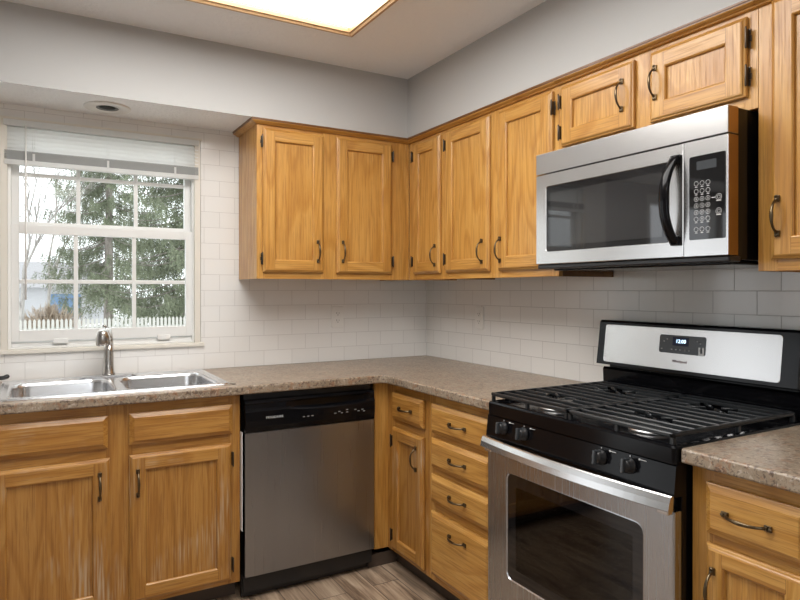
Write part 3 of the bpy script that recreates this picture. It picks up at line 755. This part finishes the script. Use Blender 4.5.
# two grates
for gx0, gx1, bx in ((.012, .3775, .19), (.3825, .748, .57)):
    bm = bmesh.new(); y0, y1 = -.052, .515; zt = .949; h = .012; w = .0042
    def bar(xa, xb, ya, yb): box(bm, min(xa, xb), max(xa, xb), min(ya, yb), max(ya, yb), zt - h, zt, .0025, 0, 1)
    bar(gx0, gx1, y0, y0 + .012); bar(gx0, gx1, y1 - .012, y1); bar(gx0, gx0 + .012, y0, y1); bar(gx1 - .012, gx1, y0, y1)
    nb = 11
    for k in range(1, nb):
        y = y0 + (y1 - y0) * k / nb
        near = min(abs(y - .10), abs(y - .385))
        if near < .042:
            bar(gx0, bx - .064, y - w, y + w); bar(bx + .064, gx1, y - w, y + w)
        else: bar(gx0, gx1, y - w, y + w)
    for by in (.10, .385):
        for a in range(4):
            an = PI / 4 + a * PI / 2
            tube(bm, [(bx + .022 * math.cos(an), by + .022 * math.sin(an), zt - .006), (bx + .085 * math.cos(an), by + .066 * math.sin(an), zt - .006)], .0045, 6)
    for x in (gx0 + .006, gx1 - .006, (gx0 + gx1) / 2):
        for y in (y0 + .008, .235, y1 - .008):
            if abs(x - (gx0 + gx1) / 2) < .01 and y > 0: continue
            box(bm, x - .006, x + .006, y - .006, y + .006, .9075 if y > -.03 else .918, zt - h + .001, .002, 0, 1)
    obj('grate', bm, 'black_matte', rg)
# backguard
bm = bmesh.new()
secs = [[(x, y, z) for y, z in ((.594, .88), (.530, .88), (.527, .93), (.523, .998), (.530, 1.006), (.594, 1.006))] for x in (.004, RW - .004)]
rings_loft(bm, secs, 0, True, True); box(bm, .02, RW - .02, .545, .594, 1.004, 1.03); obj('backguard_riser', bm, 'black', rg)
bm = bmesh.new()
BG0, BG1 = 1.018, 1.193
def bgy(z): return .495 + (z - BG0) / (BG1 - BG0) * .022
P = [(.594, BG0 + .01), (.515, BG0), (bgy(BG0), BG0 + .002), (bgy(1.185), 1.185), (.524, BG1), (.594, BG1 - .002)]
secs = [[(x, y, z) for y, z in P] for x in (-.004, RW + .002)]
rings_loft(bm, secs, 0, True, True); cons = obj('console', bm, 'black', rg)
def bgplate(name, x0, x1, z0, z1, r, out, mat, parent, bev=.001):
    bm = bmesh.new(); R = []
    for i, o_ in ((0, .0005), (0, out - bev), (bev, out)):
        R.append([(x, bgy(z) - o_, z) for x, z in rrect(x0 + i, x1 - i, z0 + i, z1 - i, max(r - i, .001), 5)])
    rings_loft(bm, R, 0, True, True); return obj(name, bm, mat, parent)
bgplate('steel_panel', .030, .712, 1.031, 1.177, .010, .003, 'steel_h', cons)
dp = bgplate('display', .282, .464, 1.089, 1.153, .008, .0045, 'slate', cons)
bgplate('clock_window', .337, .400, 1.117, 1.147, .001, .0055, 'navy', dp, .0002)
tilt = PI / 2 - math.atan2(.022, BG1 - BG0)
text('clock_digits', '12:00', .018, 'clock_glow', dp, (.370, bgy(1.132) - .0062, 1.132), (tilt, 0, 0), .0002)
text('lettering', 'Whirlpool', .014, 'print_dark', cons, (.368, bgy(1.060) - .0035, 1.062), (tilt, 0, 0), .0003)
for x, z in ((.292, 1.101), (.333, 1.101), (.350, 1.101), (.366, 1.101), (.385, 1.101), (.401, 1.101), (.300, 1.128), (.312, 1.136), (.430, 1.135), (.442, 1.128)):
    bm = bmesh.new(); box(bm, x, x + .005, bgy(z) - .0055, bgy(z) - .004, z, z + .0035); obj('key_mark', bm, 'print_grey', dp)
bm = bmesh.new()
for x in (.440, .454): box(bm, x, x + .006, bgy(1.1) - .0062, bgy(1.1) - .004, 1.090, 1.117, .0005)
box(bm, .440, .460, bgy(1.093) - .0064, bgy(1.093) - .004, 1.090, 1.097, .0005)
obj('display_sticker', bm, 'print_white', dp)['label'] = 'small white sticker at the corner of the display'

# ------------------------------------------------------------------ over the range microwave (local y=0 at world x=-.425)
mw = thing('microwave', 'stainless over-the-range microwave with black window above the stove', 'microwave', (-.425, -1.4315, 1.385), RZ)
MW = .754
bm = bmesh.new(); box(bm, .004, MW - .003, .048, .423, .012, .432, .002); box(bm, .03, MW - .03, .06, .40, .0, .013, .004)
obj('body', bm, 'black', mw)
bm = bmesh.new(); box(bm, .0, MW, .008, .060, .006, .023, .004); obj('vent_base', bm, 'black_plastic', mw)
bm = bmesh.new(); box(bm, 0, MW, 0, .047, .3575, .4325, .0015); obj('vent_hood_bar', bm, 'steel_h', mw)
bm = bmesh.new(); box(bm, MW - .0005, MW + .0006, .002, .046, .024, .354, .0002); box(bm, MW - .0005, MW + .0006, .002, .046, .359, .431, .0002); obj('side_edge', bm, 'oak_reflect_edge', mw)['label'] = 'steel side edge of the front with a painted oak reflection'
# door
z0, z1 = .0235, .354; dwid = .618
gx0, gx1, gz0, gz1 = .051, .573, .068, .309
bm = bmesh.new()
def mr(x0, x1, z0, z1, r, y): return [(x, y, z) for x, z in rrect(x0, x1, z0, z1, r, 5)]
rings_loft(bm, [mr(0, dwid, z0, z1, .002, .047), mr(0, dwid, z0, z1, .002, .002), mr(.002, dwid - .002, z0 + .002, z1 - .002, .002, 0), mr(gx0, gx1, gz0, gz1, .010, 0), mr(gx0 + .002, gx1 - .002, gz0 + .002, gz1 - .002, .009, .003), mr(gx0 + .002, gx1 - .002, gz0 + .002, gz1 - .002, .009, .02)], 0, False)
md = obj('door', bm, 'steel', mw)
bm = bmesh.new(); box(bm, gx0 + .0015, gx1 - .0015, .0025, .012, gz0 + .0015, gz1 - .0015); obj('window', bm, 'black_glass', md)
bm = bmesh.new(); box(bm, gx0 + .022, gx1 - .025, .0016, .0026, gz0 + .020, gz1 - .026)
M['mesh_window'] = simple('screened_window', (.026, .026, .027), .035, spec=.9); obj('window_screen', bm, 'mesh_window', md)
# bowed handle: wide black ribbon with polished inner face
bm = bmesh.new(); secs = []; secs2 = []
zh0, zh1 = .058, .322
for k in range(21):
    s = -1 + 2 * k / 20; z = (zh0 + zh1) / 2 + s * (zh1 - zh0) / 2; d = (1 - abs(s) ** 2.2)
    y = -.010 - .040 * d; xo = .598 - .012 * d
    secs.append([(xo - .014, y + .010, z), (xo - .016, y + .003, z), (xo - .008, y - .002, z), (xo + .008, y - .002, z), (xo + .016, y + .003, z), (xo + .014, y + .010, z)])
rings_loft(bm, secs, 0, True, True, smooth=True)
for za in (zh0 + .014, zh1 - .014): box(bm, .584, .612, -.014, 0, za - .014, za + .014, .003)
obj('door_handle', bm, 'black', md)
# control column
bm = bmesh.new(); slab(bm, dwid + .002, MW, z0, z1, .047, 0, .002, 0, .0015); cc = obj('control_column', bm, 'steel', mw)
bm = bmesh.new(); slab(bm, .6385, .7475, .071, .3085, -.0002, -.0018, .004, 0, .0006); kp = obj('control_panel', bm, 'black_glass', mw)
bm = bmesh.new(); box(bm, .662, .722, -.0022, -.0017, .268, .292, .0001); obj('display', bm, 'slate', kp)
bm = bmesh.new()
def ringmark(cx, cz, r, t=.0009, n=14):
    a = [bm.verts.new((cx + r * math.cos(2 * PI * k / n), -.0021, cz + r * math.sin(2 * PI * k / n))) for k in range(n)]
    b = [bm.verts.new((cx + (r - t) * math.cos(2 * PI * k / n), -.0021, cz + (r - t) * math.sin(2 * PI * k / n))) for k in range(n)]
    for k in range(n): bm.faces.new((a[k], a[(k + 1) % n], b[(k + 1) % n], b[k]))
for r_, z in enumerate((.230, .208, .186, .167, .148, .129, .100)):
    for c_, x in enumerate((.661, .679, .697)):
        ringmark(x, z, .0068); 
        if r_ in (0, 1, 5, 6): box(bm, x - .004, x + .004, -.0022, -.0018, z - .0105, z - .009)
        if r_ in (2, 3, 4) or (r_ == 5 and c_ == 1): box(bm, x - .0008, x + .0008, -.0022, -.0018, z - .0028, z + .0028)
for z in (.185, .146): ringmark(.729, z, .009); ringmark(.729, z, .005)
box(bm, .708, .718, -.0022, -.0018, .184, .186)
for z in (.175, .136): box(bm, .722, .736, -.0022, -.0018, z - .001, z + .001)
obj('keypad_print', bm, 'print_white', kp)

# ------------------------------------------------------------------ outlets
for nm, loc, rz, lab in (('back', (-.593, -.0008, 1.160), 0, 'white duplex outlet on the back wall tiles above the dishwasher'), ('right', (-.0008, -.533, 1.163), RZ, 'white duplex outlet on the right wall tiles near the corner')):
    t = thing('wall_outlet', lab, 'outlet', loc, rz)
    bm = bmesh.new(); slab(bm, -.036, .036, -.059, .059, 0, -.006, .004, 0, .002); obj('cover_plate', bm, 'white_plastic', t)
    for z in (-.020, .020):
        bm = bmesh.new(); slab(bm, -.017, .017, z - .0145, z + .0145, -.0058, -.0085, .010, 0, .001); s_ = obj('socket', bm, 'white_plastic', t)
        bm = bmesh.new(); box(bm, -.008, -.006, -.0089, -.0084, z - .001, z + .007); box(bm, .006, .008, -.0089, -.0084, z - .001, z + .006); box(bm, -.002, .002, -.0089, -.0084, z - .010, z - .006); obj('slots', bm, 'dark', s_)

# ------------------------------------------------------------------ window
wn = bpy.data.objects.new('window_1', None); COL.objects.link(wn); wn['kind'] = 'structure'
bm = bmesh.new()   # cream edge trim, proud of the tile
box(bm, WX0 - .002, WX0 + .024, -.008, .10, WZ0, WZ1, .001); box(bm, WX1 - .030, WX1 - .003, -.006, .10, WZ0, WZ1, .001); box(bm, WX0 - .004, WX1 + .004, -.010, .10, WZ1 - .006, WZ1 + .004, .001)
box(bm, WX0 - .010, WX1 + .014, -.014, .10, WZ0 - .002, WZ0 + .016, .003)
struct('window_trim', bm, 'cream', wn)
bm = bmesh.new()   # vinyl main frame
fx0, fx1, fz0, fz1 = WX0 + .024, WX1 - .024, WZ0 + .016, WZ1 - .006
def frame(x0, x1, z0, z1, y0, y1, wl, wr, wbm, wt, bev=.002):
    box(bm, x0, x0 + wl, y0, y1, z0, z1, bev); box(bm, x1 - wr, x1, y0, y1, z0, z1, bev); box(bm, x0 + wl, x1 - wr, y0, y1, z0, z0 + wbm, bev); box(bm, x0 + wl, x1 - wr, y0, y1, z1 - wt, z1, bev)
frame(fx0, fx1, fz0, fz1, .018, .095, .014, .014, .010, .02)
box(bm, fx0 + .014, fx1 - .014, .06, .095, fz0 + .01, fz0 + .04)
box(bm, fx0 + .014, fx1 - .014, .034, .06, fz0, fz0 + .027, .002)
struct('window_frame', bm, 'white_vinyl', wn)
bm = bmesh.new(); frame(fx0 + .014, fx1 - .014, 1.083, 1.603, .022, .048, .030, .030, .050, .040)   # lower sash
box(bm, -1.99, -1.93, .014, .024, 1.070, 1.092, .002); box(bm, -1.545, -1.485, .014, .024, 1.070, 1.092, .002)
lx0, lx1 = fx0 + .044, fx1 - .044
for x in (-1.898, -1.648): box(bm, x - .009, x + .009, .030, .042, 1.13, 1.565, .002)
box(bm, lx0, lx1, .031, .041, 1.341, 1.359, .002)
struct('lower_sash', bm, 'white_vinyl', wn)
bm = bmesh.new(); frame(fx0 + .014, fx1 - .014, 1.575, 2.04, .056, .082, .030, .030, .045, .04)
for x in (-1.898 + .012, -1.648 + .012): box(bm, x - .009, x + .009, .064, .076, 1.6, 2.01, .002)
box(bm, lx0, lx1, .065, .075, 1.823, 1.841, .002)
struct('upper_sash', bm, 'white_vinyl', wn)
bm = bmesh.new(); box(bm, lx0 - .004, lx1 + .004, .0345, .0375, 1.128, 1.57); struct('lower_pane', bm, 'glass', wn)
bm = bmesh.new(); box(bm, lx0 - .004, lx1 + .004, .0685, .0715, 1.615, 2.005); struct('upper_pane', bm, 'glass', wn)
# blind
bl = thing('window_blind', 'white mini blind pulled up to the top of the window', 'blind', ((WX0 + WX1) / 2, 0, WZ1))
hw = (WX1 - WX0) / 2 - .010
bm = bmesh.new(); box(bm, -hw, hw, -.014, .016, -.034, -.007, .002); obj('headrail', bm, 'blind', bl)
bm = bmesh.new()
for k in range(6):   # loosely hanging closed slats, each a thin curved strip
    z = -.047 - k * .0178
    secs = [[(x, y, z + zz) for y, zz in ((.009, .0110), (.002, .0062), (-.0045, -.002), (-.0075, -.0105))] for x in (-hw + .003, hw - .003)]
    va, vb = [[bm.verts.new(p) for p in q_] for q_ in secs]
    for i in range(3): bm.faces.new((va[i], va[i + 1], vb[i + 1], vb[i])).smooth = True
obj('slats', bm, 'blind', bl, recalc=False)
bm = bmesh.new()
for k in range(12): box(bm, -hw + .003, hw - .003, -.009 + .001 * (k % 2), .012, -.1795 + k * .0033, -.1770 + k * .0033)
obj('gathered_slats', bm, 'blind_shade', bl)['label'] = 'stack of gathered slats, grey as painted shadow'
bm = bmesh.new(); box(bm, -hw + .002, hw - .002, -.012, .013, -.203, -.181, .003); obj('bottom_rail', bm, 'blind', bl)
for x in (-.30, 0.0, .30):
    bm = bmesh.new(); box(bm, x - .005, x + .005, -.0135, -.0125, -.186, -.150, .0003); tube(bm, [(x - .004, -.0095, -.14), (x - .004, -.0095, -.03)], .0006, 4); tube(bm, [(x + .004, -.0095, -.14), (x + .004, -.0095, -.03)], .0006, 4); obj('ladder_cord', bm, 'blind', bl)
bm = bmesh.new(); tube(bm, [(-.330, -.020, -.03), (-.3305, -.021, -.4), (-.331, -.020, -.795)], .0038, 6); obj('tilt_wand', bm, 'white_plastic', bl)

# ------------------------------------------------------------------ outdoors
def scatter_ground():
    m, nt, b = newmat('winter_lawn'); n = N(nt); co = n.obj()
    n.link(n.ramp(n.noise(co, .8, 4, .6), [(.30, (.55, .52, .44)), (.5, (.80, .80, .78)), (.75, (.88, .89, .90))]), b.inputs['Base Color']); b.inputs['Roughness'].default_value = .9
    n.bump(n.noise(co, 14, 3, .6), .4, .03, b); return m
M['lawn'] = scatter_ground()
def bark(name, c0, c1):
    m, nt, b = newmat(name); n = N(nt); co = n.obj()
    n.link(n.ramp(n.noise(n.mapping(co, (1, 1, .2)), 12, 3, .6), [(.35, c0), (.65, c1)]), b.inputs['Base Color']); b.inputs['Roughness'].default_value = .9; return m
M['bark'] = bark('grey_bark', (.20, .17, .15), (.40, .36, .33)); M['pale_bark'] = bark('pale_winter_bark', (.30, .27, .25), (.50, .47, .44)); M['needles'] = bark('spruce_needles', (.13, .155, .10), (.30, .33, .22))
M['bush'] = bark('bare_bush_twigs', (.42, .33, .25), (.62, .52, .42))
M['fence'] = simple('white_picket_paint', (.52, .51, .47), .6); M['siding'] = simple('grey_house_siding', (.50, .50, .52), .7)
M['roof'] = simple('grey_shingle_roof', (.36, .35, .36), .9); M['bluecar'] = simple('blue_panel', (.16, .26, .42), .4)
GZ = -.30
bm = bmesh.new(); box(bm, -60, 80, .13, 120, GZ - .1, GZ); struct('ground', bm, 'lawn')
# picket fence
fc = thing('picket_fence', 'white picket fence across the yard outside the window', 'fence', (-1.5, 10.8, GZ))
bm = bmesh.new(); box(bm, -3.6, 5.4, .03, .07, .25, .33); box(bm, -3.6, 5.4, .03, .07, .78, .86); obj('rail', bm, 'fence', fc)
bm = bmesh.new(); k = 0
x = -3.6
while x < 5.4:  # closely set pickets
    t_ = bmesh.new()
    P = [(x, 0), (x + .05, 0), (x + .05, 1.0), (x + .025, 1.04), (x, 1.0)]
    a = [t_.verts.new((q, 0, z)) for q, z in P]; b_ = [t_.verts.new((q, .02, z)) for q, z in P]
    t_.faces.new(a); t_.faces.new(b_[::-1])
    for i in range(5): t_.faces.new((a[i], b_[i], b_[(i + 1) % 5], a[(i + 1) % 5]))
    add(bm, t_); x += .078
pk = obj('pickets', bm, 'fence', fc); pk['kind'] = 'stuff'
# spruces
def spruce(name, label, loc, H, R, nb, seed, low=.4):
    rnd = random.Random(seed); t = thing(name, label, 'tree', loc)
    bm = bmesh.new(); tube(bm, [(0, 0, 0), (.03, 0, H * .4), (0, .02, H)], [.17, .11, .02], 8)
    for _ in range(nb):
        pass
    vs, fs, bv, bf = [], [], [], []
    for i in range(nb):
        u = (i + rnd.random()) / nb; z = low + u * (H - low); Lb = R * (1 - u) ** .75 * rnd.uniform(.75, 1.1) + .12
        a = rnd.uniform(0, 2 * PI); d = Vector((math.cos(a), math.sin(a), 0)); P = []
        for k in range(7):
            s = k / 6; P.append(Vector((0, 0, z)) + d * Lb * s + Vector((0, 0, Lb * (-.42 * s + .28 * s ** 3))))
        tube(bm, P, [.022 * (1 - .8 * k / 6) for k in range(7)], 4, caps=False)
        nt_ = int(Lb * 40)
        for q in range(nt_):
            s = rnd.uniform(.12, 1.0); k = min(5, int(s * 6)); p = P[k].lerp(P[k + 1], s * 6 - k)
            side = Vector((-d.y, d.x, 0)) * rnd.uniform(-1, 1) * .5 + d * rnd.uniform(-.1, .4)
            ln = rnd.uniform(.22, .60); dirv = (side + Vector((0, 0, -rnd.uniform(.5, 1.6)))).normalized()
            e_ = p + dirv * ln
            # a drooping twig carrying short needle blades
            for m_ in range(9):
                f_ = (m_ + rnd.random()) / 9; c0 = p.lerp(e_, f_); nd = (dirv * .5 + Vector((rnd.uniform(-1, 1), rnd.uniform(-1, 1), rnd.uniform(-.7, .3)))).normalized() * rnd.uniform(.06, .12)
                wv = nd.cross(Vector((rnd.uniform(-1, 1), rnd.uniform(-1, 1), rnd.uniform(-1, 1)))).normalized() * rnd.uniform(.010, .020)
                b0 = len(vs); vs += [c0 - wv, c0 + wv, c0 + nd]; fs.append((b0, b0 + 1, b0 + 2))
    obj('trunk', bm, 'bark', t, recalc=False)
    me = bpy.data.meshes.new('foliage'); me.from_pydata([tuple(v) for v in vs], [], fs); me.materials.append(M['needles'])
    o = bpy.data.objects.new('foliage', me); COL.objects.link(o); o.parent = t
    return t
spruce('spruce_tree', 'tall spruce with drooping branches behind the right window panes', (1.5, 13.5, GZ), 11.5, 2.5, 210, 3, .95)
spruce('spruce_tree', 'farther spruce tree behind the middle column of window panes', (.15, 21.5, GZ), 13.5, 2.3, 170, 8, 1.3)
# bare trees
def bare(label, loc, H, seed, spread=.5):
    rnd = random.Random(seed); t = thing('bare_tree', label, 'tree', loc); bm = bmesh.new()
    def grow(p, d, L_, r, lv):
        e_ = p + d * L_; mid = p.lerp(e_, .5) + Vector((rnd.uniform(-1, 1), rnd.uniform(-1, 1), 0)) * L_ * .06
        tube(bm, [p, mid, e_], [r, r * .8, r * .6], 5 if lv < 2 else 3, caps=False)
        if lv >= 5: return
        for _ in range(3 if lv < 4 else 2):
            nd = (d + Vector((rnd.uniform(-1, 1), rnd.uniform(-1, 1), rnd.uniform(-.1, .6))) * spread).normalized()
            grow(e_ if rnd.random() < .6 else mid, nd, L_ * rnd.uniform(.6, .82), r * .58, lv + 1)
    grow(Vector((0, 0, 0)), Vector((.03, 0, 1)), H * .30, .075, 0)
    o = obj('branches', bm, 'pale_bark', t, recalc=False); return t
bare('bare winter tree in front of the house, just left of the spruces', (-1.75, 25.5, GZ), 9.5, 5)
bare('slender bare tree just behind the fence at the left of the window view', (-2.45, 16.5, GZ), 7.0, 11)
bare('bare tree at the far left of the window view', (-5.6, 24, GZ), 9.0, 21)
# round brown bush
rnd = random.Random(4); bm = bmesh.new()
for _ in range(1900):
    a = rnd.uniform(0, 2 * PI); e_ = rnd.uniform(.05, PI / 2); r = 1.0
    d = Vector((math.cos(a) * math.cos(e_) * 1.15, math.sin(a) * math.cos(e_) * .8, math.sin(e_) * 1.15))
    q_ = rnd.uniform(.35, .8)
    tube(bm, [d * q_, d * min(1.02, q_ + .22) + Vector((rnd.uniform(-1, 1), rnd.uniform(-1, 1), rnd.uniform(-1, 1))) * .12], [.014, .007], 3, caps=False)
tag(obj('bush', bm, 'bush', None, (-1.75, 17.5, GZ), recalc=False), 'round bare brown bush behind the picket fence', 'bush')
# neighbour's house with a blue garage door
hs = thing('house', 'grey neighbour house with pale roof and blue door behind the bush', 'house', (-3.2, 30, GZ))
bm = bmesh.new(); box(bm, -4, 3.9, 0, 6, 0, 1.75); obj('wall', bm, 'siding', hs)
bm = bmesh.new(); rings_loft(bm, [[(x, -.4, 1.7), (x, 3, 3.0), (x, 6.4, 1.7)] for x in (-4.4, 4.3)], 0, True, True); obj('roof', bm, 'roof', hs)
bm = bmesh.new(); box(bm, 1.6, 2.9, -.04, .0, .1, 1.4, .01); obj('blue_door', bm, 'bluecar', hs)
bm = bmesh.new(); box(bm, -1.2, -.2, -.04, 0, .7, 1.4, .01); obj('window', bm, 'white_vinyl', hs)

for o in bpy.data.objects:
    k = o.name.split('.')[0]
    if o.parent is None and k in GROUPS: o['group'] = GROUPS[k]
